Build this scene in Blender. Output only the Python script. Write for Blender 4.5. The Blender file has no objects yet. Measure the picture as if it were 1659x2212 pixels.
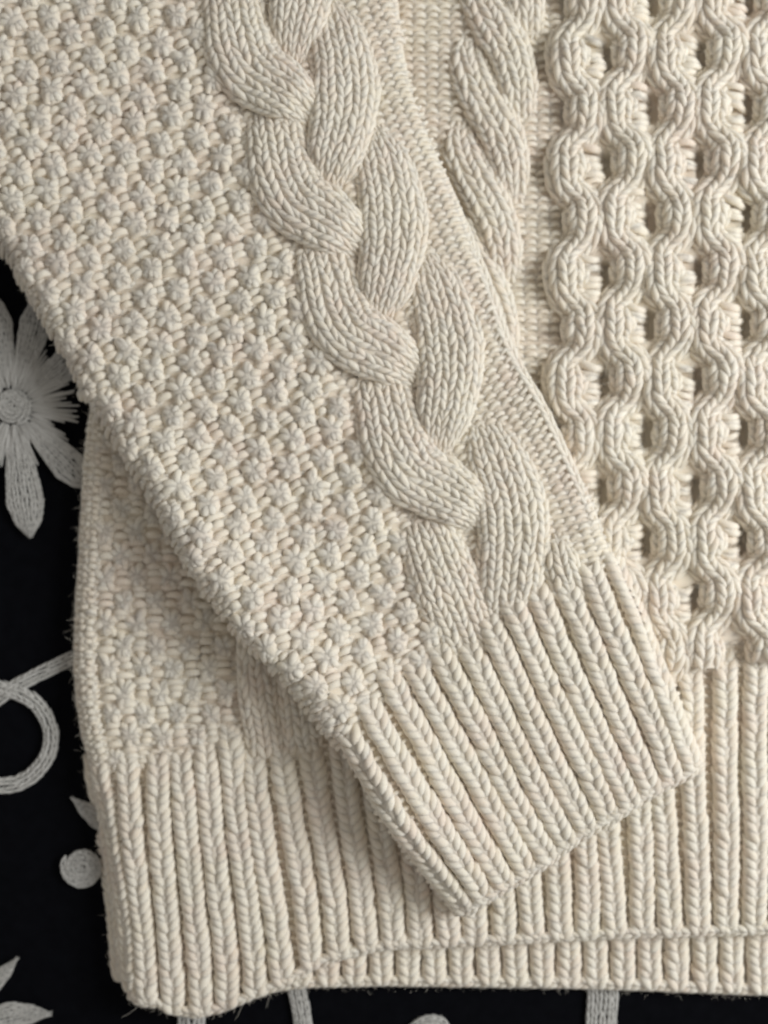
import bpy, math, random
import numpy as np

# ------------------------------------------------------------------ camera, world, lamp, exposure
S = 0.00016                      # metres per measured unit (the frame is 1659 x 2212 units)
D = 2600.0                       # camera height in units
sc = bpy.context.scene
col = sc.collection
cam_d = bpy.data.cameras.new('camera')
cam = bpy.data.objects.new('camera', cam_d); col.objects.link(cam)
cam.location = (0, 0, D * S)
cam_d.sensor_fit = 'VERTICAL'; cam_d.sensor_height = 24.0
cam_d.lens = 24.0 * D / 2212.0
cam_d.clip_start = 0.01; cam_d.clip_end = 50
cam_d.dof.use_dof = True; cam_d.dof.focus_distance = (D - 150) * S - 0.02; cam_d.dof.aperture_fstop = 3.2
sc.camera = cam

w = bpy.data.worlds.new('World'); sc.world = w; w.use_nodes = True
bg = w.node_tree.nodes['Background']
bg.inputs[0].default_value = (1.0, 0.965, 0.92, 1); bg.inputs[1].default_value = 0.30

def area(name, az, el, dist, size, power, color):
    l = bpy.data.lights.new(name, 'AREA'); l.shape = 'RECTANGLE'; l.size = size[0]; l.size_y = size[1]
    l.energy = power; l.color = color
    o = bpy.data.objects.new(name, l); col.objects.link(o)
    a, e = math.radians(az), math.radians(el)
    d = np.array([math.cos(a) * math.cos(e), math.sin(a) * math.cos(e), math.sin(e)])
    o.location = d * dist
    from mathutils import Vector
    o.rotation_euler = Vector(-d).to_track_quat('-Z', 'Y').to_euler()
    return o
area('window_light', 8, 37, 0.85, (0.34, 0.36), 6.8, (0.945, 0.975, 1.0))

sc.view_settings.view_transform = 'Standard'; sc.view_settings.look = 'None'
sc.view_settings.exposure = 0.0; sc.view_settings.gamma = 1.0
sc.cycles.filter_width = 2.2
sc.cycles.max_bounces = 8; sc.cycles.diffuse_bounces = 6

rng = np.random.default_rng(7)
random.seed(7)

# ------------------------------------------------------------------ materials
def nodes(name):
    m = bpy.data.materials.new(name); m.use_nodes = True
    nt = m.node_tree
    return m, nt, nt.nodes['Principled BSDF']

def yarn_material(name, ca, cb, cc, bump=0.5, dist=0.00035, sheen=0.25, sss=0.5):
    m, nt, b = nodes(name)
    N = nt.nodes; L = nt.links
    at = N.new('ShaderNodeAttribute'); at.attribute_name = 'yarn'
    sep = N.new('ShaderNodeSeparateXYZ'); L.new(at.outputs['Vector'], sep.inputs[0])
    tc = N.new('ShaderNodeTexCoord')
    n1 = N.new('ShaderNodeTexNoise'); n1.inputs['Scale'].default_value = 55; n1.inputs['Detail'].default_value = 4
    L.new(tc.outputs['Object'], n1.inputs['Vector'])
    n2 = N.new('ShaderNodeTexNoise'); n2.inputs['Scale'].default_value = 2600; n2.inputs['Detail'].default_value = 3
    L.new(tc.outputs['Object'], n2.inputs['Vector'])
    r = N.new('ShaderNodeValToRGB')
    r.color_ramp.elements[0].position = 0.36; r.color_ramp.elements[0].color = (*ca, 1)
    r.color_ramp.elements[1].position = 0.66; r.color_ramp.elements[1].color = (*cb, 1)
    L.new(n1.outputs['Fac'], r.inputs['Fac'])
    mx = N.new('ShaderNodeMixRGB'); mx.blend_type = 'MIX'
    mx.inputs['Color2'].default_value = (*cc, 1)
    L.new(r.outputs['Color'], mx.inputs['Color1'])
    mul = N.new('ShaderNodeMath'); mul.operation = 'MULTIPLY'; mul.inputs[1].default_value = 0.8
    L.new(sep.outputs['Y'], mul.inputs[0]); L.new(mul.outputs[0], mx.inputs['Fac'])
    L.new(mx.outputs[0], b.inputs['Base Color'])
    add = N.new('ShaderNodeMath'); add.operation = 'MULTIPLY_ADD'
    add.inputs[1].default_value = 0.22
    L.new(sep.outputs['X'], add.inputs[0]); L.new(n2.outputs['Fac'], add.inputs[2])
    bp = N.new('ShaderNodeBump'); bp.inputs['Strength'].default_value = bump; bp.inputs['Distance'].default_value = dist
    L.new(add.outputs[0], bp.inputs['Height']); L.new(bp.outputs[0], b.inputs['Normal'])
    b.inputs['Roughness'].default_value = 0.9
    b.inputs['Specular IOR Level'].default_value = 0.15
    b.inputs['Subsurface Weight'].default_value = sss; b.inputs['Subsurface Radius'].default_value = (1.0, 1.0, 1.0); b.inputs['Subsurface Scale'].default_value = 0.0016
    b.inputs['Sheen Weight'].default_value = sheen; b.inputs['Sheen Roughness'].default_value = 0.6
    return m

WOOL = yarn_material('cream_wool', (0.80, 0.72, 0.578), (0.785, 0.665, 0.55), (0.83, 0.77, 0.65))
THREAD = yarn_material('white_thread', (0.46, 0.45, 0.415), (0.40, 0.385, 0.355), (0.53, 0.515, 0.48), bump=0.4, sss=0.0)

FUZZ, nt, b = nodes('wool_fuzz')
b.inputs['Base Color'].default_value = (0.76, 0.71, 0.61, 1); b.inputs['Roughness'].default_value = 0.95
b.inputs['Specular IOR Level'].default_value = 0.1

CLOTH, nt, b = nodes('black_cloth')
tc = nt.nodes.new('ShaderNodeTexCoord')
wa = nt.nodes.new('ShaderNodeTexWave'); wa.inputs['Scale'].default_value = 420; wa.bands_direction = 'X'; wa.inputs['Distortion'].default_value = 0.6
wb = nt.nodes.new('ShaderNodeTexWave'); wb.inputs['Scale'].default_value = 420; wb.bands_direction = 'Y'; wb.inputs['Distortion'].default_value = 0.6
nz = nt.nodes.new('ShaderNodeTexNoise'); nz.inputs['Scale'].default_value = 260; nz.inputs['Detail'].default_value = 5
for q in (wa, wb, nz): nt.links.new(tc.outputs['Object'], q.inputs['Vector'])
mxx = nt.nodes.new('ShaderNodeMath'); mxx.operation = 'MAXIMUM'
nt.links.new(wa.outputs['Fac'], mxx.inputs[0]); nt.links.new(wb.outputs['Fac'], mxx.inputs[1])
bp = nt.nodes.new('ShaderNodeBump'); bp.inputs['Strength'].default_value = 0.5; bp.inputs['Distance'].default_value = 0.0002
nt.links.new(mxx.outputs[0], bp.inputs['Height']); nt.links.new(bp.outputs[0], b.inputs['Normal'])
rp = nt.nodes.new('ShaderNodeValToRGB')
rp.color_ramp.elements[0].color = (0.0016, 0.0017, 0.0024, 1); rp.color_ramp.elements[1].color = (0.0045, 0.0048, 0.0064, 1)
nt.links.new(nz.outputs['Fac'], rp.inputs['Fac']); nt.links.new(rp.outputs[0], b.inputs['Base Color'])
b.inputs['Roughness'].default_value = 0.95; b.inputs['Specular IOR Level'].default_value = 0.04

# ------------------------------------------------------------------ helpers
def spline(pts, step=4.0):
    """Catmull-Rom through pts, resampled evenly; returns (M,2) points and their arc length."""
    p = np.asarray(pts, float)
    p = np.vstack([2 * p[0] - p[1], p, 2 * p[-1] - p[-2]])
    out = []
    for i in range(1, len(p) - 2):
        t = np.linspace(0, 1, 24, endpoint=False)[:, None]
        a, b_, c, d = p[i - 1], p[i], p[i + 1], p[i + 2]
        out.append(0.5 * (2 * b_ + (c - a) * t + (2 * a - 5 * b_ + 4 * c - d) * t ** 2 + (3 * b_ - a - 3 * c + d) * t ** 3))
    out.append(p[-2][None]); q = np.vstack(out)
    s = np.concatenate([[0], np.cumsum(np.hypot(*np.diff(q, axis=0).T))])
    n = max(3, int(s[-1] / step) + 1)
    ss = np.linspace(0, s[-1], n)
    return np.stack([np.interp(ss, s, q[:, i]) for i in range(2)], 1), ss

class Path:
    def __init__(self, pts):
        self.p, self.s = spline(pts)
        self.L = self.s[-1]
        t = np.gradient(self.p, axis=0); t /= np.linalg.norm(t, axis=1)[:, None] + 1e-9
        k = 9
        if len(t) > 2 * k:
            ker = np.ones(k) / k
            t = np.stack([np.convolve(np.pad(t[:, i], k // 2, 'edge'), ker, 'valid') for i in range(2)], 1)
            t /= np.linalg.norm(t, axis=1)[:, None]
        self.t = t
    def at(self, s):
        i = [np.interp(s, self.s, self.p[:, k]) for k in range(2)]
        j = [np.interp(s, self.s, self.t[:, k]) for k in range(2)]
        e0 = np.clip(s, None, 0); e1 = np.clip(s - self.L, 0, None)
        return i[0] + j[0] * (e0 + e1), i[1] + j[1] * (e0 + e1), j[0], j[1]
    def offset(self, d):
        """curve d units to the right of travel seen on the photo (y down): right = (ty... )"""
        return self.p + d * np.stack([self.t[:, 1], -self.t[:, 0]], 1)

def curve_dist(x, y, poly):
    """signed distance to a polyline (positive on its left-hand side seen on screen for a downward path = image right)."""
    poly = np.asarray(poly, float)
    x = np.asarray(x, float); sh = x.shape
    P = np.stack([x.ravel(), np.asarray(y, float).ravel()], 1)
    a = poly[:-1]; d = poly[1:] - a
    best = np.full(len(P), 1e9); sg = np.zeros(len(P))
    for i in range(len(a)):
        r = P - a[i]
        t = np.clip((r @ d[i]) / (d[i] @ d[i] + 1e-9), 0, 1)
        q = r - t[:, None] * d[i]
        dist = np.hypot(q[:, 0], q[:, 1])
        m = dist < best
        best[m] = dist[m]
        sg[m] = np.sign(r[m, 0] * d[i][1] - r[m, 1] * d[i][0])
    return (best * sg).reshape(sh)

class Layer:
    def __init__(self, z): self.k = (D - z) / D
    def world(self, C):
        o = np.empty_like(C)
        o[..., 0] = (C[..., 0] - 829.5) * self.k * S
        o[..., 1] = (1106 - C[..., 1]) * self.k * S
        o[..., 2] = C[..., 2] * S
        return o

HAIR = []           # (points, normals-ish radius) to grow fuzz from

class Yarn:
    """collects yarn tubes and sheets, builds ONE mesh object"""
    def __init__(self, layer): self.layer = layer; self.v = []; self.f = []; self.a = []; self.n = 0
    def tubes(self, C, R, side=8, twist=2.2, hair=True, flat=0.92):
        if len(C) == 0: return
        C = self.layer.world(np.asarray(C, float)); R = np.asarray(R, float) * S * self.layer.k
        L, N, _ = C.shape
        if R.ndim == 1: R = np.broadcast_to(R, (L, N))
        T = np.gradient(C, axis=1); T /= np.linalg.norm(T, axis=2, keepdims=True) + 1e-12
        U = np.zeros_like(C); U[..., 2] = 1
        B = np.cross(T, U); B /= np.linalg.norm(B, axis=2, keepdims=True) + 1e-9
        Nn = np.cross(B, T)
        ph = np.arange(side) * 2 * math.pi / side
        c, s = np.cos(ph), np.sin(ph)
        V = C[:, :, None, :] + R[:, :, None, None] * (c[None, None, :, None] * B[:, :, None, :] + flat * s[None, None, :, None] * Nn[:, :, None, :])
        tw = np.linspace(0, 2 * math.pi * twist, N)[None, :, None] + rng.uniform(0, 6.28, (L, 1, 1))
        ply = np.cos(2 * ph[None, None, :] + tw)
        rnd = np.broadcast_to(rng.random((L, 1, 1)), (L, N, side))
        A = np.stack([ply, rnd, rnd], -1)
        base = self.n + (np.arange(L) * N * side)[:, None, None]
        ii = np.arange(N - 1)[None, :, None] * side; jj = np.arange(side)[None, None, :]; j2 = (jj + 1) % side
        F = np.stack([base + ii + jj, base + ii + j2, base + ii + side + j2, base + ii + side + jj], -1).reshape(-1, 4)
        self.v.append(V.reshape(-1, 3)); self.a.append(A.reshape(-1, 3)); self.f.append(F); self.n += L * N * side
        if hair and self.layer is not LC: HAIR.append((C[:, 1:-1].reshape(-1, 3), R[:, 1:-1].reshape(-1)))
    def grid(self, X, Y, Z):
        G = self.layer.world(np.stack([X, Y, Z], -1))
        a, b_ = X.shape
        i = np.arange(a - 1)[:, None] * b_; j = np.arange(b_ - 1)[None, :]
        F = np.stack([i + j, i + j + 1, i + b_ + j + 1, i + b_ + j], -1).reshape(-1, 4) + self.n
        self.v.append(G.reshape(-1, 3)); self.f.append(F); self.n += a * b_
        self.a.append(np.tile([0.0, 0.3, 0.3], (a * b_, 1)))
    def build(self, name, mat, parent=None):
        if not self.v: return None
        V = np.vstack(self.v).astype(np.float32); F = np.vstack(self.f).astype(np.int32); A = np.vstack(self.a).astype(np.float32)
        me = bpy.data.meshes.new(name)
        me.vertices.add(len(V)); me.vertices.foreach_set('co', V.ravel())
        me.loops.add(F.size); me.loops.foreach_set('vertex_index', F.ravel())
        me.polygons.add(len(F)); me.polygons.foreach_set('loop_start', np.arange(0, F.size, 4, dtype=np.int32))
        me.update(calc_edges=True)
        me.polygons.foreach_set('use_smooth', np.ones(len(F), bool))
        at = me.attributes.new('yarn', 'FLOAT_VECTOR', 'POINT'); at.data.foreach_set('vector', A.ravel())
        me.materials.append(mat); me.validate()
        o = bpy.data.objects.new(name, me); col.objects.link(o)
        if parent: o.parent = parent
        return o

NP = 9
TT = np.linspace(0, 1, NP)
LEG_LAT = np.interp(TT, [0, .25, .5, .75, 1], [0.05, 0.15, 0.25, 0.34, 0.40])
LEG_ALO = np.interp(TT, [0, 1], [0.66, -1.22])
LEG_Z = np.sin(math.pi * TT ** 0.8) * 1.35 - 0.95
LEG_R = 0.42 + 0.58 * np.sin(math.pi * np.clip(TT * 0.94 + 0.03, 0, 1)) ** 0.7

def stitch_legs(n_rows, n_wales, rad, jit=0.05):
    """(row, wale, side) grid -> arrays of lateral (in wales), along (in rows), lift (in radii), radius"""
    r, wv, sd = np.meshgrid(np.arange(n_rows), np.arange(n_wales), [-1, 1], indexing='ij')
    r, wv, sd = r.ravel(), wv.ravel(), sd.ravel()
    L = len(r)
    J = lambda s: rng.normal(0, s, (L, 1))
    lat = (wv + .5)[:, None] + sd[:, None] * (LEG_LAT[None] * (1 + J(jit)) ) + J(jit * .6)
    alo = r[:, None] + 0.5 + LEG_ALO[None] * (1 + J(jit)) + J(jit * 1.2)
    lift = LEG_Z[None] + J(jit * 2)
    R = rad * LEG_R[None] * (1 + J(jit * 1.3))
    return lat, alo, lift, R

def strand(yarn, path, n_wales, width, zfun, zrel, crown, sh=23.0, rad=None, core=True, th=1.25, thick=1.0, jit=0.05, core_z=0.12, lk=0.52, plateau=0.0):
    """a band of knit wales along a path. width, zrel: functions of t (0..1) or constants"""
    if not isinstance(path, Path): path = Path(path)
    W = width if callable(width) else (lambda t: np.full_like(t, width))
    Z = zrel if callable(zrel) else (lambda t: np.full_like(t, zrel))
    n = max(1, int(round(path.L / sh))); h = path.L / n
    wmean = float(np.mean(W(np.linspace(0, 1, 20)))) / n_wales
    rad = rad or wmean * 0.225 * thick
    lat, alo, lift, R = stitch_legs(n, n_wales, rad, jit)
    def place(lat, s, dz):
        t = np.clip(s / path.L, 0, 1)
        x, y, tx, ty = path.at(s)
        u = (lat / n_wales - 0.5) * 2                      # -1..1 across
        hw = W(t) / 2
        a = u * th
        off = hw * np.sin(a) / math.sin(th)
        # right of travel on the image (y down, moving down): -x ... use +x to the right
        px, py = x + ty * off, y - tx * off
        cz = crown * (np.cos(a) - math.cos(th)) / (1 - math.cos(th))
        if plateau: cz = crown * np.clip(1 - np.abs(u) ** plateau, -0.3, 1)
        return px, py, zfun(px, py) + Z(t) + cz + dz
    px, py, pz = place(lat, alo * h, lift * rad * lk)
    wscale = W(np.clip(alo * h / path.L, 0, 1)) / (wmean * n_wales)
    yarn.tubes(np.stack([px, py, pz], -1), R * np.clip(wscale, .45, 1.3))
    if core:
        m = max(6, int(path.L / 10)); k = 9
        s = np.linspace(-2, path.L + 2, m)[:, None] + np.zeros((1, k)); l = np.linspace(-0.06, n_wales + .06, k)[None] + np.zeros((m, 1))
        X, Y, Zz = place(l, s, rad * core_z)
        yarn.grid(X, Y, Zz)

def purl_bars(yarn, x, y, tx, ty, W, H, zfun, lift, rad=None, jit=0.06):
    """little wool bars (the back of a stitch): one arc over, one arc under, at points x,y with grain direction t"""
    x, y, tx, ty = [np.asarray(q, float) for q in (x, y, tx, ty)]
    L = len(x)
    if L == 0: return
    rad = rad or H * 0.30
    N = 7; t = np.linspace(-1, 1, N)[None]
    for kind in (0, 1):
        J = lambda s: rng.normal(0, s, (L, 1))
        cx = x[:, None] + (W * 0.5 * ty[:, None] if kind else 0)
        cy = y[:, None] - (W * 0.5 * tx[:, None] if kind else 0)
        lat = t * W * (0.60 if kind == 0 else 0.5) * (1 + J(jit)) + J(jit) * W * .5
        arch = (0.30 if kind == 0 else -0.22) * H * (1 - t ** 2) * (-1) + (0.0 if kind == 0 else -0.42 * H) + J(jit) * H
        px = cx + ty[:, None] * lat + tx[:, None] * arch
        py = cy - tx[:, None] * lat + ty[:, None] * arch
        pz = zfun(px, py) + lift + (1 - t ** 2) * rad * (1.3 if kind == 0 else 0.7) - rad * (0.6 if kind == 0 else 0.8)
        R = rad * (0.7 + 0.3 * (1 - t ** 2)) * (1 + J(.08)) * (1 if kind == 0 else .85)
        yarn.tubes(np.stack([px, py, pz], -1), R, side=7, twist=1.2)

def rib_purl(yarn, pts, zf, gap=29.0):
    p = Path(pts); s = np.arange(14, p.L - 10, 21.0)
    x, y, tx, ty = p.at(s)
    purl_bars(yarn, x + ty * gap, y - tx * gap, tx, ty, 26, 20, zf, 2.5, rad=5.4)

def empty(name, parent=None, **p):
    o = bpy.data.objects.new(name, None); col.objects.link(o)
    if parent: o.parent = parent
    for k, v in p.items(): o[k] = v
    return o

def wob(x, y):
    return 3.0 * np.sin(x / 97 + 1.3 * np.sin(y / 160)) * np.cos(y / 131 + .7) + 1.5 * np.sin(x / 41 + y / 57)

def roll(d, r, drop):
    q = np.clip(1 - d / r, 0, 1)
    return -drop * (1 - np.sqrt(np.clip(1 - q ** 2, 0, 1))) - np.clip(-d, 0, 40) * 1.2

# ------------------------------------------------------------------ measured outlines (units of the photograph at 1659 x 2212)
BODY_LEFT = spline([(330, -260), (320, 100), (300, 420), (235, 720), (190, 870), (172, 1000), (163, 1150), (155, 1300), (151, 1420), (158, 1540), (182, 1650),
                    (212, 1750), (233, 1880), (248, 2000), (256, 2100), (270, 2172)])[0]
HEM_X = [255, 270, 300, 340, 360, 420, 475, 530, 615, 660, 710, 829, 1060, 1350, 1659, 1950]
HEM_Y = [2155, 2168, 2178, 2180, 2193, 2204, 2192, 2168, 2135, 2106, 2085, 2056, 2044, 2031, 2021, 2014]
hem_y = lambda x: np.interp(x, HEM_X, HEM_Y)
RIBTOP = lambda x: 1640 - 0.165 * (x - 200)
BACK_X = [560, 600, 660, 829, 1060, 1350, 1659, 1950]
BACK_Y = [2146, 2139, 2132, 2128, 2130, 2136, 2148, 2156]
back_y = lambda x: np.interp(x, BACK_X, BACK_Y)

SL_L = spline([(-520, -330), (-400, -150), (-250, 120), (-110, 360), (0, 542), (50, 630), (108, 728), (165, 830), (200, 893), (255, 968), (330, 1080), (422, 1240),
               (520, 1372), (605, 1455), (700, 1572), (772, 1655), (832, 1768), (900, 1872), (985, 1988)])[0]
SL_R = spline([(820, -440), (845, -200), (862, 0), (878, 120), (908, 240), (985, 400), (1060, 580), (1112, 735), (1200, 895), (1288, 1090), (1378, 1300),
               (1440, 1440), (1490, 1560), (1528, 1655)])[0]
CUFF_END = spline([(985, 1988), (1022, 1978), (1090, 1932), (1180, 1878), (1260, 1818), (1340, 1772), (1430, 1715), (1500, 1682), (1528, 1655)])[0]

Z_BACK, Z_FRONT, Z_SLEEVE = 12.0, 46.0, 122.0
LB, LF, LS = Layer(30), Layer(75), Layer(150)
LC = Layer(0)

def z_front(x, y):
    d = curve_dist(x, y, BODY_LEFT[::6])
    e = hem_y(x) - y
    return Z_FRONT + wob(x, y) + roll(d, 62, 36) + roll(e, 14, 14)

def z_back(x, y):
    return Z_BACK + 0.4 * wob(x, y) + roll(back_y(x) - y, 12, 8)

def z_sleeve(x, y):
    dl = curve_dist(x, y, SL_L[::6]); dr = -curve_dist(x, y, SL_R[::6]); de = curve_dist(x, y, CUFF_END[::4])
    lift = 68 * np.exp(-(np.clip(dl, 0, 400) / 150) ** 2) * np.clip((y - 880) / 250, 0, 1) * np.clip((1960 - y) / 200, 0, 1)
    return Z_SLEEVE + lift + 1.3 * wob(x + 300, y) + roll(dl, 70, 42) + roll(dr, 46, 40) * np.clip((y - 100) / 500, .35, 1) + roll(de, 14, 16)

# ================================================================== the bedspread with its embroidery
cloth = None
def make_cloth():
    n = 161
    g = np.linspace(-0.75, 0.75, n)
    X, Y = np.meshgrid(g, g, indexing='ij')
    Z = -0.0012 + 0.0006 * np.sin(X * 23 + 2 * np.sin(Y * 9)) * np.cos(Y * 19)
    m = np.hypot(X, Y) < 0.26
    Z = np.where(m, np.minimum(Z, -0.0008), Z)
    V = np.stack([X, Y, Z], -1).reshape(-1, 3)
    Vb = V.copy(); Vb[:, 2] -= 0.004
    i = np.arange(n - 1)[:, None] * n; j = np.arange(n - 1)[None]
    F = np.stack([i + j, i + n + j, i + n + j + 1, i + j + 1], -1).reshape(-1, 4)
    Fb = F[:, ::-1] + n * n
    me = bpy.data.meshes.new('bedspread')
    me.from_pydata(np.vstack([V, Vb]).tolist(), [], np.vstack([F, Fb]).tolist())
    me.polygons.foreach_set('use_smooth', np.ones(len(me.polygons), bool))
    me.materials.append(CLOTH)
    o = bpy.data.objects.new('bedspread', me); col.objects.link(o)
    o['label'] = 'black bedspread with off-white chain-stitch embroidery under the knitted sweater'
    o['category'] = 'bedspread'
    return o
cloth = make_cloth()
zc = lambda x, y: np.full(np.shape(x), -3.0)

def lens(wmax, p=0.8, a=0.25):
    return lambda t: a * wmax + (1 - a) * wmax * np.sin(math.pi * np.clip(t, 0.0, 1.0)) ** p

def embroider(name, path, wales, width, parent, crown=5, sh=12, th=0.9, z=3):
    y = Yarn(LC)
    strand(y, path, wales, width, zc, z, crown, sh=sh, th=th, core=False, jit=0.06, lk=1.2, thick=0.86)
    return y.build(name, THREAD, parent)

# big flower
FCX, FCY = 28, 880
fl = empty('embroidered_flower', cloth)
for ang, r0, r1, wd in ((82, 85, 282, 70), (118, 85, 270, 66), (46, 85, 240, 62), (154, 85, 270, 66), (-172, 85, 270, 66), (-136, 85, 270, 66), (-101, 85, 250, 60), (-74, 85, 262, 60), (-38, 85, 200, 60)):
    a = math.radians(ang); ca, sa = math.cos(a), math.sin(a)
    pts = [(FCX + ca * r, FCY + sa * r) for r in np.linspace(r0 - 12, r1, 5)]
    embroider('petal', pts, 5, (lambda wd: (lambda t: 1.12 * wd * np.interp(t, [0, .25, .62, .85, 1], [.55, .8, 1.06, .74, .14])))(wd), fl, z=8, sh=14)
y = Yarn(LC)                                             # satin stitches radiating round the centre
n = 240
a = np.linspace(0, 2 * math.pi, n, endpoint=False) + rng.normal(0, .012, n)
r1 = rng.uniform(80, 150, n); t = np.linspace(0, 1, 7)
r0 = rng.uniform(36, 58, n)
rr = r0[:, None] + (r1 - r0)[:, None] * t
C = np.stack([FCX + np.cos(a)[:, None] * rr, FCY + np.sin(a)[:, None] * rr, 1 + 5 * np.sin(math.pi * t)[None] + rng.uniform(0, 4, (n, 1))], -1)
y.tubes(C, 3.0 * (0.6 + .4 * np.sin(math.pi * t)), side=6, twist=4)
y.build('satin_ring', THREAD, fl)
th = np.linspace(0, 2 * math.pi * 3.2, 70)
embroider('flower_centre', [(FCX + np.cos(q) * (4 + q * 1.65), FCY + np.sin(q) * (4 + q * 1.65)) for q in th], 1, 13, fl, z=7, sh=11)
# vine and its loop
embroider('vine', [(215, 1400), (150, 1425), (93, 1452), (48, 1474), (7, 1500), (-50, 1545)], 2, 30, cloth, sh=15)
embroider('vine_loop', [(-60, 1475), (7, 1487), (48, 1500), (85, 1527), (109, 1575), (106, 1622), (82, 1662), (45, 1689), (0, 1697), (-70, 1688)], 2, 33, cloth, sh=15)
# dot
th = np.linspace(0, 2 * math.pi * 3.6, 80)
embroider('embroidered_dot', [(178 + np.cos(q) * (3 + q * 1.75), 1873 + np.sin(q) * (3 + q * 1.75)) for q in th], 1, 11, cloth, sh=12)
# leaves
for pts, wd, nw in (([(160, 1727), (185, 1748), (215, 1770), (260, 1810)], 46, 4), ([(33, 2074), (12, 2098), (-30, 2135), (-70, 2160)], 42, 4), ([(104, 2190), (70, 2190), (20, 2196), (-60, 2220)], 64, 5)):
    embroider('embroidered_leaf', pts, nw, (lambda wd: (lambda t: wd * np.interp(t, [0, .2, .5, 1], [.16, .62, 1, .5])))(wd), cloth)
# stems and curl below the hem
embroider('embroidered_stem', [(636, 2085), (642, 2140), (650, 2180), (660, 2250)], 3, 39, cloth, sh=15)
embroider('embroidered_stem', [(1300, 2085), (1302, 2140), (1300, 2190), (1296, 2260)], 4, 66, cloth, sh=17)
embroider('embroidered_stem', [(415, 2170), (413, 2210), (410, 2260)], 3, 58, cloth, sh=15)
embroider('embroidered_curl', [(880, 2235), (905, 2212), (932, 2203), (955, 2212), (966, 2240)], 2, 24, cloth, sh=12)

# ================================================================== the sweater
sweater = empty('knitted_sweater', None, label='cream cable-knit wool sweater with one ribbed cuff folded across its front', category='sweater')

# ---------- back: the ribbed hem that shows below the front hem
y = Yarn(LB)
u = np.linspace(560, 1950, 140)[:, None]; v = np.linspace(0, 1, 30)[None]
X = u + 0 * v; Y = 1840 + (back_y(X) - 1840) * v
y.grid(X, Y, z_back(X, Y))
y.grid(X, Y, 0 * X + 1.0)
back = y.build('back_panel', WOOL, sweater)
x0 = 588.0
while x0 < 1940:
    yb = float(back_y(np.array(x0)))
    yy = Yarn(LB)
    strand(yy, [(x0 - 2, 1930), (x0 - 1, 2030), (x0 + rng.normal(0, 1), yb - 5)], 1, 48, z_back, 5, 17, lk=0.42, core_z=.22, sh=20, thick=.95, th=1.25)
    yy.build('rib', WOOL, back)
    x0 += 58.6 + rng.normal(0, 1.0)
yy = Yarn(LB)
strand(yy, [(x, float(back_y(np.array(x))) - 8) for x in np.linspace(590, 1940, 40)], 1, 24, z_back, 13, 6, sh=18, thick=1.2)
yy.build('hem_edge', WOOL, back)

# ---------- front panel
COLS = [1295, 1390, 1499, 1601, 1704, 1807]
PHASE = [121, 224, 116, 224, 116, 224]
PER = 235.5
def drift(yv): return -0.012 * (yv - 500)
def slots(X, Y):
    o = 0 * X
    for cx, py0 in zip(COLS, PHASE):
        xx = X - drift(Y) - cx; q = ((Y - py0 + PER / 2) % PER) - PER / 2
        o = np.maximum(o, 20 * np.clip((xx - 6) / 8, 0, 1) * np.clip((44 - xx) / 6, 0, 1) * np.clip((38 - np.abs(q - 4)) / 12, 0, 1))
    return o * np.clip((RIBTOP(X) - 40 - Y) / 20, 0, 1)

y = Yarn(LF)
v = np.linspace(0, 1, 520)[:, None]; u = np.linspace(0, 1, 420)[None]
bl_x = lambda yy: np.interp(yy, BODY_LEFT[:, 1], BODY_LEFT[:, 0])
X = 150 + 0 * v + 0 * u
for _ in range(3):
    yb = hem_y(X)
    Y = -260 + (yb + 260) * v
    X = bl_x(Y) + (1950 - bl_x(Y)) * u ** 1.25
y.grid(X, Y, z_front(X, Y) + 3 + 8 * np.clip((X - 1225) / 30, 0, 1) * np.clip((RIBTOP(X) - Y) / 40, 0, 1) - slots(X, Y))
y.grid(X, Y, 0 * X + 4.0)
front_ground = y                         # purl bars are added below, then built

# purl ground strips of the front: between sleeve and cable, between cable and honeycomb
def purl_field(yarn, xs, ys, W, H, zf, lift, keep=None):
    pts = []
    for i, xx in enumerate(np.arange(xs[0], xs[1], W)):
        for j, yv in enumerate(np.arange(ys[0] + (0.0 if i % 2 else 0.0), ys[1], H)):
            pts.append((xx + rng.normal(0, .9), yv + rng.normal(0, .9)))
    p = np.array(pts)
    if keep is not None: p = p[keep(p[:, 0], p[:, 1])]
    purl_bars(yarn, p[:, 0], p[:, 1], 0 * p[:, 0] + 0.03, 0 * p[:, 0] + 1.0, W, H, zf, lift)
purl_field(front_ground, (880, 1215), (-200, 1240), 27, 19, z_front, 4, keep=lambda x, y: curve_dist(x, y, SL_R[::6]) > -60)

purl_field(front_ground, (222, 520), (1540, 1690), 27, 19, z_front, 3, keep=lambda x, y: np.abs(y - RIBTOP(x) - 5) < 40)
purl_field(front_ground, (1215, 1940), (1340, 1480), 27, 19, z_front, 2, keep=lambda x, y: (y > RIBTOP(x) - 45) & (y < RIBTOP(x) + 45))
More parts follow.
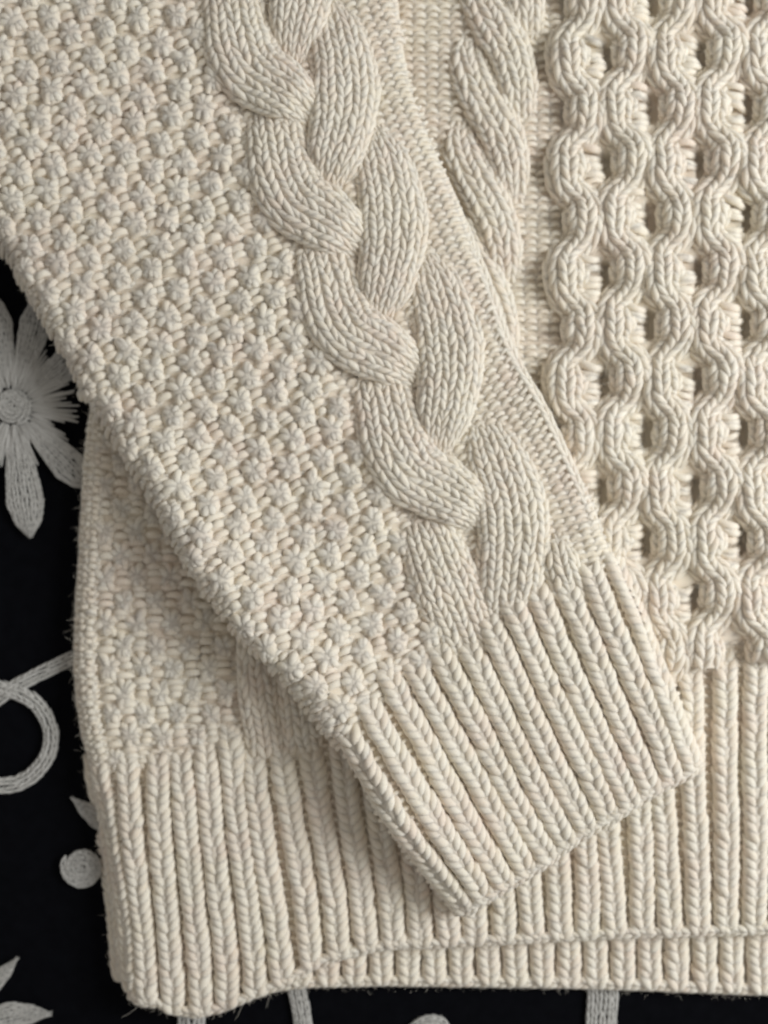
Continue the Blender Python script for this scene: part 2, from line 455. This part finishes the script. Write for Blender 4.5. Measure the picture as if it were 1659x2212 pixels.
# honeycomb windows: long slack bars of wool between the ropes
for ci, (cx, py0) in enumerate(zip(COLS, PHASE)):
    for k in range(-2, 7):
        yc = py0 + (k) * PER + (k * 2 if ci else 0) - 0.0
        if yc > 1400: continue
        m = 7
        yv = yc + (np.arange(m) - (m - 1) / 2) * 14.5 + rng.normal(0, 2, m)
        xv = np.full(m, cx + drift(yc) - 12) + rng.normal(0, 2, m)
        t = np.linspace(-1, 1, 9)[None]
        sag = rng.normal(0, 6, (m, 1))
        C = np.stack([xv[:, None] + t * 33, yv[:, None] + (1 - t ** 2) * (7 + sag) + 4.5 * t * rng.normal(0, 1, (m, 1)) - t * 5 * ((np.arange(m) - 3) / 3)[:, None] * (t < 0) + 2, 0 * t + 0 * xv[:, None]], -1)
        C[..., 2] = z_front(C[..., 0], C[..., 1]) + 19 + 7 * (1 - t ** 2) - 9 * np.abs(t + 0.15) ** 2 - 34 * np.clip(t - .05, 0, 1) + rng.normal(0, 2, (m, 1))
        front_ground.tubes(C, 8.3 * (0.85 + .15 * (1 - t ** 2)) * (1 + rng.normal(0, .1, (m, 1))), side=8, twist=3)
front = front_ground.build('front_panel', WOOL, sweater)

# honeycomb ropes
ROPES = [1243, 1345, 1447, 1550, 1653, 1756, 1860]
for ri, rx in enumerate(ROPES):
    ys = np.arange(-240, RIBTOP(rx) + 30, 12.0)
    # the windows either side push the rope away
    push = np.zeros_like(ys)
    def win(ci, yv):
        ph = PHASE[ci]; q = (yv - ph) / PER
        return 0.5 + 0.5 * np.tanh(3.0 * np.cos(2 * math.pi * q)) / math.tanh(3.0)
    if ri - 1 >= 0: push += (21 + 2 * math.sin(ri * 2.1)) * (win(ri - 1, ys) - .5)
    if ri < len(COLS): push -= (21 + 2 * math.cos(ri * 1.7)) * (win(ri, ys) - .5)
    if ri == 0: push *= 1.75
    push = np.convolve(np.pad(push, 1, 'edge'), np.ones(3) / 3, 'valid')
    xs = rx + drift(ys) + push + np.cumsum(rng.normal(0, .9, len(ys))) * .35
    p = Path(np.stack([xs, ys], 1))
    yy = Yarn(LF)
    ph = PHASE[min(ri, len(PHASE) - 1)]
    yat = lambda t, p=p: np.interp(t * p.L, p.s, p.p[:, 1])
    wz = lambda t, ph=ph, yat=yat: 8 + 11 * np.cos(4 * math.pi * (yat(t) - ph) / PER) + 4 * np.sin(2 * math.pi * (yat(t) - ph) / PER)
    wwid = lambda t, ph=ph, yat=yat: 88 + 8 * np.cos(4 * math.pi * (yat(t) - ph) / PER)
    strand(yy, p, 3, wwid, z_front, wz, 36, sh=21, th=1.2, thick=1.1, jit=.06)
    yy.build('honeycomb_rope', WOOL, front)

# front cable (partly under the sleeve)
def cable_part(layer, pts, nw, wfun, zf, zr, crown, parent, sh=23, name='cable_strand'):
    yy = Yarn(layer)
    strand(yy, pts, nw, wfun, zf, zr, crown, sh=sh, th=1.0, thick=1.1, jit=.08, lk=.56, core_z=.08, plateau=3.4)
    return yy.build(name, WOOL, parent)
dive = lambda a, b, h, lo: (lambda t: np.interp(t, [0, a, b, 1], [lo, h, h, lo]))
hump = lambda z0, z1, z2, z3: (lambda t: np.interp(t, [0, .14, .5, .8, 1], [z0, z1, z2, z3, -20]))
for k in range(-2, 5):
    ox = -17 * k if k < 2 else -17 - 6 * (k - 1); oy = 178 * k
    base = [(1016, 78), (1012, 118), (1030, 180), (1060, 238), (1090, 300), (1106, 370), (1110, 440)]
    cable_part(LF, [(x + ox, yv + oy) for x, yv in base], 3, lambda t: np.interp(t, [0, .12, .4, .75, 1], [66, 88, 98, 86, 60]), z_front, hump(-16, -4, 10, 10), 20, front, sh=21)

# front moss at the lower left
KNOTS = []
def moss(layer, ground, cols, zf, keep, parent, W=38.0, H=27.0, lift=8.0, rad=9.8, phase=0, flat=1.0):
    for i, path in cols:
        nrow = int(path.L / (2 * H))
        for g in range(nrow):
            s = g * 2 * H + H
            x, yv, tx, ty = [float(q) for q in path.at(np.array(s))]
            if not keep(np.array([x]), np.array([yv]))[0]: continue
            if (i + g + phase) % 2 == 0:
                yy = Yarn(layer)
                m = 7
                an = np.radians(np.array([-72, -108, -38, 218, 52, 128, 90])) + rng.normal(0, .2, m) + rng.normal(0, .3)
                r1 = np.array([1.0, 1.0, .92, .92, .82, .82, .6]) * (1 + rng.normal(0, .07, m))
                q = np.linspace(0, 1, 8)[None]
                rr = (0.10 + 0.92 * q) * r1[:, None]
                an2 = an[:, None] + 0.25 * np.sign(np.cos(an))[:, None] * q ** 2
                lat = np.cos(an2) * rr * W * .76; al = np.sin(an2) * rr * H * 1.16
                cx, cy = x + tx * 5 + rng.normal(0, 3.0), yv + ty * 5 + rng.normal(0, 3.0); sc_ = 1 + rng.normal(0, .09)
                px = cx + (ty * lat + tx * al) * sc_; py = cy + (-tx * lat + ty * al) * sc_
                pz = zf(px, py) + lift - 6.5 + 12 * flat * np.sqrt(np.clip(1 - (rr / 1.16) ** 2, 0, 1)) - 5 * np.exp(-(rr / .22) ** 2) + rng.normal(0, 1, (m, 1))
                gr, ga = np.meshgrid(np.linspace(0.02, 1, 6), np.linspace(0, 2 * math.pi, 13), indexing='ij')
                lat2 = np.cos(ga) * gr * W * .76; al2 = np.sin(ga) * gr * H * 1.16
                gx = cx + ty * lat2 + tx * al2; gy = cy - tx * lat2 + ty * al2
                yy.grid(gx, gy, zf(gx, gy) + lift - 3 + 16 * flat * np.sqrt(np.clip(1 - gr ** 2, 0, 1)) - 7 * gr ** 4)
                R = rad * (0.55 + 0.45 * np.sin(math.pi * (q * .8 + .12)) ** .8) * (1 + rng.normal(0, .07, (m, 1)))
                yy.tubes(np.stack([px, py, pz], -1), R, twist=1.6)
                # head loops of the purl stitches that hug the knot
                o = yy.build('moss_knot', WOOL, parent); KNOTS.append(o)
            else:
                xs = []; 
                for q in (-0.75, -0.05, 0.65):
                    xs.append((x + tx * q * H, yv + ty * q * H))
                xs = np.array(xs)
                purl_bars(ground, xs[:, 0], xs[:, 1], np.full(3, tx), np.full(3, ty), W * .86, H * .72, zf, lift - 3.5 - 3 * flat, rad=8.8, jit=.16)

gm = Yarn(LF)
cols = [(i, Path([(232 + 36 * i - 6 + (i - 4) * 2, 820), (222 + 36 * i, 1200), (228 + 36 * i, 1450), (250 + 36 * i, 1700)])) for i in range(0, 8)]
keep_f = lambda x, y: (y < RIBTOP(x) + 22) & (curve_dist(x, y, BODY_LEFT[::6]) > 40) & (curve_dist(x, y, SL_L[::6]) < 70) & (x < 505)
moss(LF, gm, cols, z_front, keep_f, front, W=36, H=25, flat=0.55)
for off in (6, 20, 34):
    p = Path(Path(BODY_LEFT[::10]).offset(off)[::6]); q = np.arange(5, p.L, 15.0); x, yv, tx, ty = p.at(q); k = yv > 780
    purl_bars(gm, x[k], yv[k], tx[k], ty[k], 20, 15, z_front, 8, rad=7, jit=.15)
gm.build('moss_ground', WOOL, front)
# side wale that rolls over the left edge
for off, zz in ((10, 0), (33, 0)):
    p = Path(BODY_LEFT[::14]); 
    q = p.offset(off); q = q[(q[:, 1] > 800) & (q[:, 1] < 1700)]
    yy = Yarn(LF); strand(yy, q[::6], 1, 30, z_front, 2 + zz, 5, sh=26, thick=1.1, lk=.4, jit=.1); yy.build('side_wale', WOOL, front)
# start of the front's left cable
for base in ([(565, 1240), (556, 1330), (553, 1420), (556, 1500), (566, 1580), (574, 1640)], [(640, 1390), (640, 1480), (650, 1560), (660, 1640)]):
    cable_part(LF, base, 3, 84, z_front, lambda t: np.interp(t, [0, .7, 1], [12, 10, -12]), 22, front, sh=22)

# front hem ribs
XB = np.array([230, 275, 345, 625, 1000, 1354, 1474, 1590, 1950]); XT = np.array([170, 205, 312, 555, 950, 1325, 1445, 1597, 1965])
xb = 240.0
first = True
while xb < 1940:
    g = float(np.interp(xb, XB, XT))
    yt = float(RIBTOP(g)) + rng.normal(0, 7); yb = float(hem_y(np.array(xb)))
    if 330 < xb < 470: yt += 20
    if 560 < xb < 780: yt += 42
    bend = rng.normal(0, 3)
    nar = np.interp(xb, [240, 330], [38, 51])
    yy = Yarn(LF)
    pts = [(g, yt), (g + (xb - g) * .45 - 5 + bend, yt + (yb - yt) * .35), (g + (xb - g) * .8 + bend, yt + (yb - yt) * .7), (xb, yb - 5)]
    rib_purl(yy, pts, z_front)
    strand(yy, pts, 1, float(nar) * .97, z_front, lambda t: np.interp(t, [0, .09, .97, 1], [-12, 6, 6, 2]), 18, lk=0.42, core_z=.22, sh=20, thick=.95, th=1.25)
    yy.build('rib', WOOL, front)
    xb += float(np.interp(xb, [240, 330], [34, 60.2])) + rng.normal(0, 1.0)
yy = Yarn(LF)
strand(yy, [(x, float(hem_y(np.array(x))) - 8) for x in np.concatenate([np.linspace(268, 800, 26), np.linspace(840, 1940, 26)])], 1, 24, z_front, 16, 6, sh=18, thick=1.2)
yy.build('hem_edge', WOOL, front)

# ---------- sleeve
y = Yarn(LS)
nu, nv = 300, 150
def resamp(c, n):
    s = np.concatenate([[0], np.cumsum(np.hypot(*np.diff(c, axis=0).T))]); q = np.linspace(0, s[-1], n)
    return np.stack([np.interp(q, s, c[:, i]) for i in range(2)], 1)
Lc, Rc = resamp(SL_L, nu), resamp(SL_R, nu)
u = np.linspace(0, 1, nv)[None, :, None]
G = Lc[:, None] * (1 - u) + Rc[:, None] * u
# bend the last rows on to the cuff edge
ce = resamp(CUFF_END, nv)
wgt = np.clip((np.linspace(0, 1, nu) - .7) / .3, 0, 1)[:, None, None] ** 2
G = G + wgt * (ce[None] - G[-1][None])
y.grid(G[..., 0], G[..., 1], z_sleeve(G[..., 0], G[..., 1]) + 3)
dd = np.minimum(np.minimum(curve_dist(G[..., 0], G[..., 1], SL_L[::6]), -curve_dist(G[..., 0], G[..., 1], SL_R[::6])), curve_dist(G[..., 0], G[..., 1], CUFF_END[::4]))
y.grid(G[..., 0], G[..., 1], z_sleeve(G[..., 0], G[..., 1]) - 1 - 46 * np.clip(dd / 60, 0, 1))
sleeve_ground = y

# cable left edge reference, moss columns run parallel to it
CL = Path([(400, -180), (425, -60), (448, 40), (532, 285), (640, 568), (760, 868), (893, 1150), (962, 1360), (1010, 1480)])
cufftop = Path([(700, 1610), (740, 1590), (960, 1437), (1180, 1284), (1330, 1180), (1360, 1155)])
def above_cuff(x, y): return y < np.interp(x, [600, 740, 960, 1100, 1180, 1330], [1600, 1545, 1408, 1330, 1284, 1175])
keep_s = lambda x, y: (curve_dist(x, y, SL_L[::6]) > 4) & above_cuff(x, y - 0) & (y > -110) & (x > -130)
sleeve_holder = []
cols = []
for i in range(0, 24):
    c = CL.offset(-(i + .85) * 38.0)
    ext = np.vstack([c[::10]])
    cols.append((i, Path(ext)))
sleeve = None
# purl band right of the sleeve cable
CR = CL.offset(250)
for i in range(0, 9):
    p = Path(CL.offset(205 + 25 * i)[::10])
    s = np.arange(6, p.L, 19.0); x, yv, tx, ty = p.at(s)
    k = (curve_dist(x, yv, SL_R[::6]) < -8) & (yv > -110) & (yv < np.interp(x, [1100, 1330], [1270, 1180]) + 20)
    purl_bars(sleeve_ground, x[k] + rng.normal(0, 1, k.sum()), yv[k] + rng.normal(0, 1, k.sum()), tx[k], ty[k], 25, 19, z_sleeve, 4)
# gutter of purl bars left of the cable
for i in range(0, 10):
    p = Path(CL.offset(-8 + 25 * i)[::10])
    s = np.arange(6, p.L, 20.0); x, yv, tx, ty = p.at(s)
    k = above_cuff(x, yv) & (yv > -110)
    purl_bars(sleeve_ground, x[k], yv[k], tx[k], ty[k], 25, 20, z_sleeve, 2)
sleeve = sleeve_ground.build('sleeve', WOOL, sweater)
sleeve['label'] = 'sleeve lying diagonally across the front, ending in a ribbed cuff'
gm = Yarn(LS)
moss(LS, gm, cols, z_sleeve, keep_s, sleeve, W=38, H=27, flat=0.85)
for off in (2, 18, 36):
    p = Path(Path(SL_L[::10]).offset(off)[::6]); q = np.arange(5, p.L, 18.0); x, yv, tx, ty = p.at(q); k = yv > -100
    purl_bars(gm, x[k], yv[k], tx[k], ty[k], 26, 19, z_sleeve, 1, rad=7.5, jit=.15)
for off in (-34, -14, 6, 26):
    f = np.linspace(0, 1, 28); x = 690 + 660 * f; yv = np.interp(x, [600, 740, 960, 1100, 1180, 1330], [1600, 1545, 1408, 1330, 1284, 1175]) + off
    k = (curve_dist(x, yv, SL_L[::6]) > 4) & (x < 985)
    purl_bars(gm, x[k], yv[k], 0 * x[k] + .45, 0 * x[k] + .893, 26, 20, z_sleeve, 3, rad=7.5, jit=.15)
gm.build('moss_ground', WOOL, sleeve)

# sleeve cable: a three-strand plait, seen as left lobes and right lobes
TOPS = [(330, -330), (455, -40), (547, 244), (651, 531), (776, 817), (912, 1126)]
LEFT = [(30, -34), (42, 8), (54, 64), (70, 126), (104, 186), (166, 224), (228, 262), (272, 300)]
RIGHT = [(262, 6), (286, 72), (311, 165), (319, 255), (310, 335), (294, 415), (290, 476)]
for k, (tx, ty) in enumerate(TOPS):
    nxt = TOPS[k + 1] if k + 1 < len(TOPS) else (1050, 1420)
    sx = math.hypot(nxt[0] - tx, nxt[1] - ty) / 311.0
    a0 = math.atan2(311 * .918, 311 * .392); a1 = math.atan2(nxt[1] - ty, nxt[0] - tx)
    da = (a1 - a0) * .8; cd, sd = math.cos(da) * sx, math.sin(da) * sx
    tr = lambda P: [(tx + x * cd - yv * sd, ty + x * sd + yv * cd) for x, yv in P]
    if k == 5:
        lp = [(912 - 6, 1112), (930, 1170), (955, 1240), (985, 1310), (1010, 1370), (1030, 1420)]
        cable_part(LS, lp, 5, lambda t: np.interp(t, [0, .15, .5, 1], [96, 130, 150, 132]), z_sleeve, lambda t: np.interp(t, [0, .12, .5, 1], [-24, -4, 4, -16]), 22, sleeve, sh=20.5)
    else:
        cable_part(LS, tr(LEFT), 5, lambda t: np.interp(t, [0, .12, .4, .7, 1], [98, 134, 156, 138, 72]), z_sleeve, lambda t: np.interp(t, [0, .14, .45, .8, 1], [-26, -6, 8, 17, -30]), 24, sleeve, sh=20.5)
    if k < 4:
        cable_part(LS, tr(RIGHT), 5, lambda t: np.interp(t, [0, .15, .45, .75, 1], [62, 128, 152, 124, 52]), z_sleeve, lambda t: np.interp(t, [0, .16, .5, .78, 1], [-18, -8, 6, 12, -26]), 22, sleeve, sh=20.5)
    if k == 4:
        rp = [(1042, 905 ), (1072, 985), (1098, 1060), (1110, 1140), (1105, 1220), (1098, 1290), (1098, 1340)]
        cable_part(LS, rp, 5, lambda t: np.interp(t, [0, .15, .45, .75, 1], [88, 134, 160, 146, 128]), z_sleeve, lambda t: np.interp(t, [0, .16, .5, .8, 1], [-18, -6, 6, 4, -16]), 22, sleeve, sh=20.5)
# short last strand on the right that runs into the ribs
cable_part(LS, [(1205, 1155), (1212, 1210), (1232, 1270), (1255, 1330)], 3, lambda t: np.interp(t, [0, .3, 1], [56, 80, 80]), z_sleeve, lambda t: np.interp(t, [0, .3, 1], [-20, 0, -14]), 22, sleeve, sh=22)

# cuff ribs
n = 12
for i in range(n):
    f = (i + .5) / n
    ex, ey = [float(q[0]) for q in Path(CUFF_END).at(np.array([f * Path(CUFF_END).L]))[:2]]
    tx, ty = 728 + (1352 - 728) * f, 1600 + (1172 - 1600) * f
    ty -= [0, 30, 62, 44, 40, 10, 30, 44, 20, 0, 0, -10][i]; tx -= [0, 14, 28, 20, 18, 4, 12, 18, 8, 0, 0, -4][i]
    b1 = np.array([tx + (ex - tx) * .33, ty + (ey - ty) * .33]) + np.array([-6, 3]) * (1 - f) + rng.normal(0, 2, 2)
    b2 = np.array([tx + (ex - tx) * .70, ty + (ey - ty) * .70]) + np.array([-4, 2]) * (1 - f) + rng.normal(0, 2, 2)
    yy = Yarn(LS)
    rib_purl(yy, [(tx, ty), tuple(b1), tuple(b2), (ex, ey)], z_sleeve)
    strand(yy, [(tx, ty), tuple(b1), tuple(b2), (ex - 3, ey - 6)], 1, 50, z_sleeve, lambda t: np.interp(t, [0, .1, .97, 1], [-6, 6, 6, 2]), 18, lk=0.42, core_z=.22, sh=20, thick=.95, th=1.25)
    yy.build('cuff_rib', WOOL, sleeve)
yy = Yarn(LS)
strand(yy, CUFF_END[::8] + np.array([-5, -7]), 1, 25, z_sleeve, 17, 6, sh=18, thick=1.2)
yy.build('cuff_edge', WOOL, sleeve)
# fine bead of edge stitches along the right fold
yy = Yarn(LS)
q = Path(SL_R[::8]).offset(-13); q = q[(q[:, 1] > 480) & (q[:, 1] < 1180)]
strand(yy, q[::8], 1, 23, z_sleeve, lambda t: np.interp(t, [0, .35, .8, 1], [-8, 4, 4, -8]), 7, sh=24, thick=1.1)
yy.build('fold_wale', WOOL, sleeve)

# ---------- loose wool fibres standing off the yarn
P = np.vstack([h[0] for h in HAIR]); R = np.concatenate([h[1] for h in HAIR])
vis = (np.abs(P[:, 0]) < 860 * S) & (np.abs(P[:, 1]) < 1150 * S) & (R > 2.9 * S)
P, R = P[vis], R[vis]
NH = 260000
idx = rng.integers(0, len(P), NH)
d0 = rng.normal(0, 1, (NH, 3)); d0[:, 2] = np.abs(d0[:, 2]) * .8; d0 /= np.linalg.norm(d0, axis=1)[:, None]
curl = rng.normal(0, 1.1, (NH, 3)); ln = rng.gamma(2.2, 2.5, NH)[:, None] * S
pts = np.empty((NH, 5, 3))
p = P[idx] + d0 * R[idx][:, None] * .8 + rng.normal(0, 4.5, (NH, 3)) * np.array([1, 1, .3]) * S
for k in range(5):
    pts[:, k] = p
    dd = d0 + curl * (k / 4.0); dd /= np.linalg.norm(dd, axis=1)[:, None]
    p = p + dd * ln / 4
NL = 900                                    # a few long stray fibres lying over the face of the knit
i2 = rng.integers(0, len(P), NL)
dl = rng.normal(0, 1, (NL, 3)); dl[:, 2] = np.abs(dl[:, 2]) * .25; dl /= np.linalg.norm(dl, axis=1)[:, None]
cl = rng.normal(0, 1.0, (NL, 3)); cl[:, 2] *= .3; ll = rng.uniform(18, 60, NL)[:, None] * S
p = P[i2] + np.array([0, 0, 1.0]) * R[i2][:, None]
pl = np.empty((NL, 5, 3))
for k in range(5):
    pl[:, k] = p
    dd = dl + cl * (k / 4.0); dd /= np.linalg.norm(dd, axis=1)[:, None]
    p = p + dd * ll / 4
pts = np.concatenate([pts, pl]); NH = NH + NL
hc = bpy.data.hair_curves.new('fuzz')
hc.add_curves([5] * NH)
hc.attributes['position'].data.foreach_set('vector', pts.reshape(-1).astype(np.float32))
ra = hc.attributes.get('radius') or hc.attributes.new('radius', 'FLOAT', 'POINT')
ra.data.foreach_set('value', np.concatenate([np.tile(np.array([.17, .17, .15, .12, .06]) * S, NH - NL), np.tile(np.array([.18, .22, .22, .2, .1]) * S, NL)]).astype(np.float32))
hc.materials.append(FUZZ)
fz = bpy.data.objects.new('fuzz', hc); col.objects.link(fz); fz.parent = sweater
fz['kind'] = 'stuff'
print('tris', sum(len(o.data.polygons) for o in sc.objects if o.type == 'MESH') * 2, 'knots', len(KNOTS))
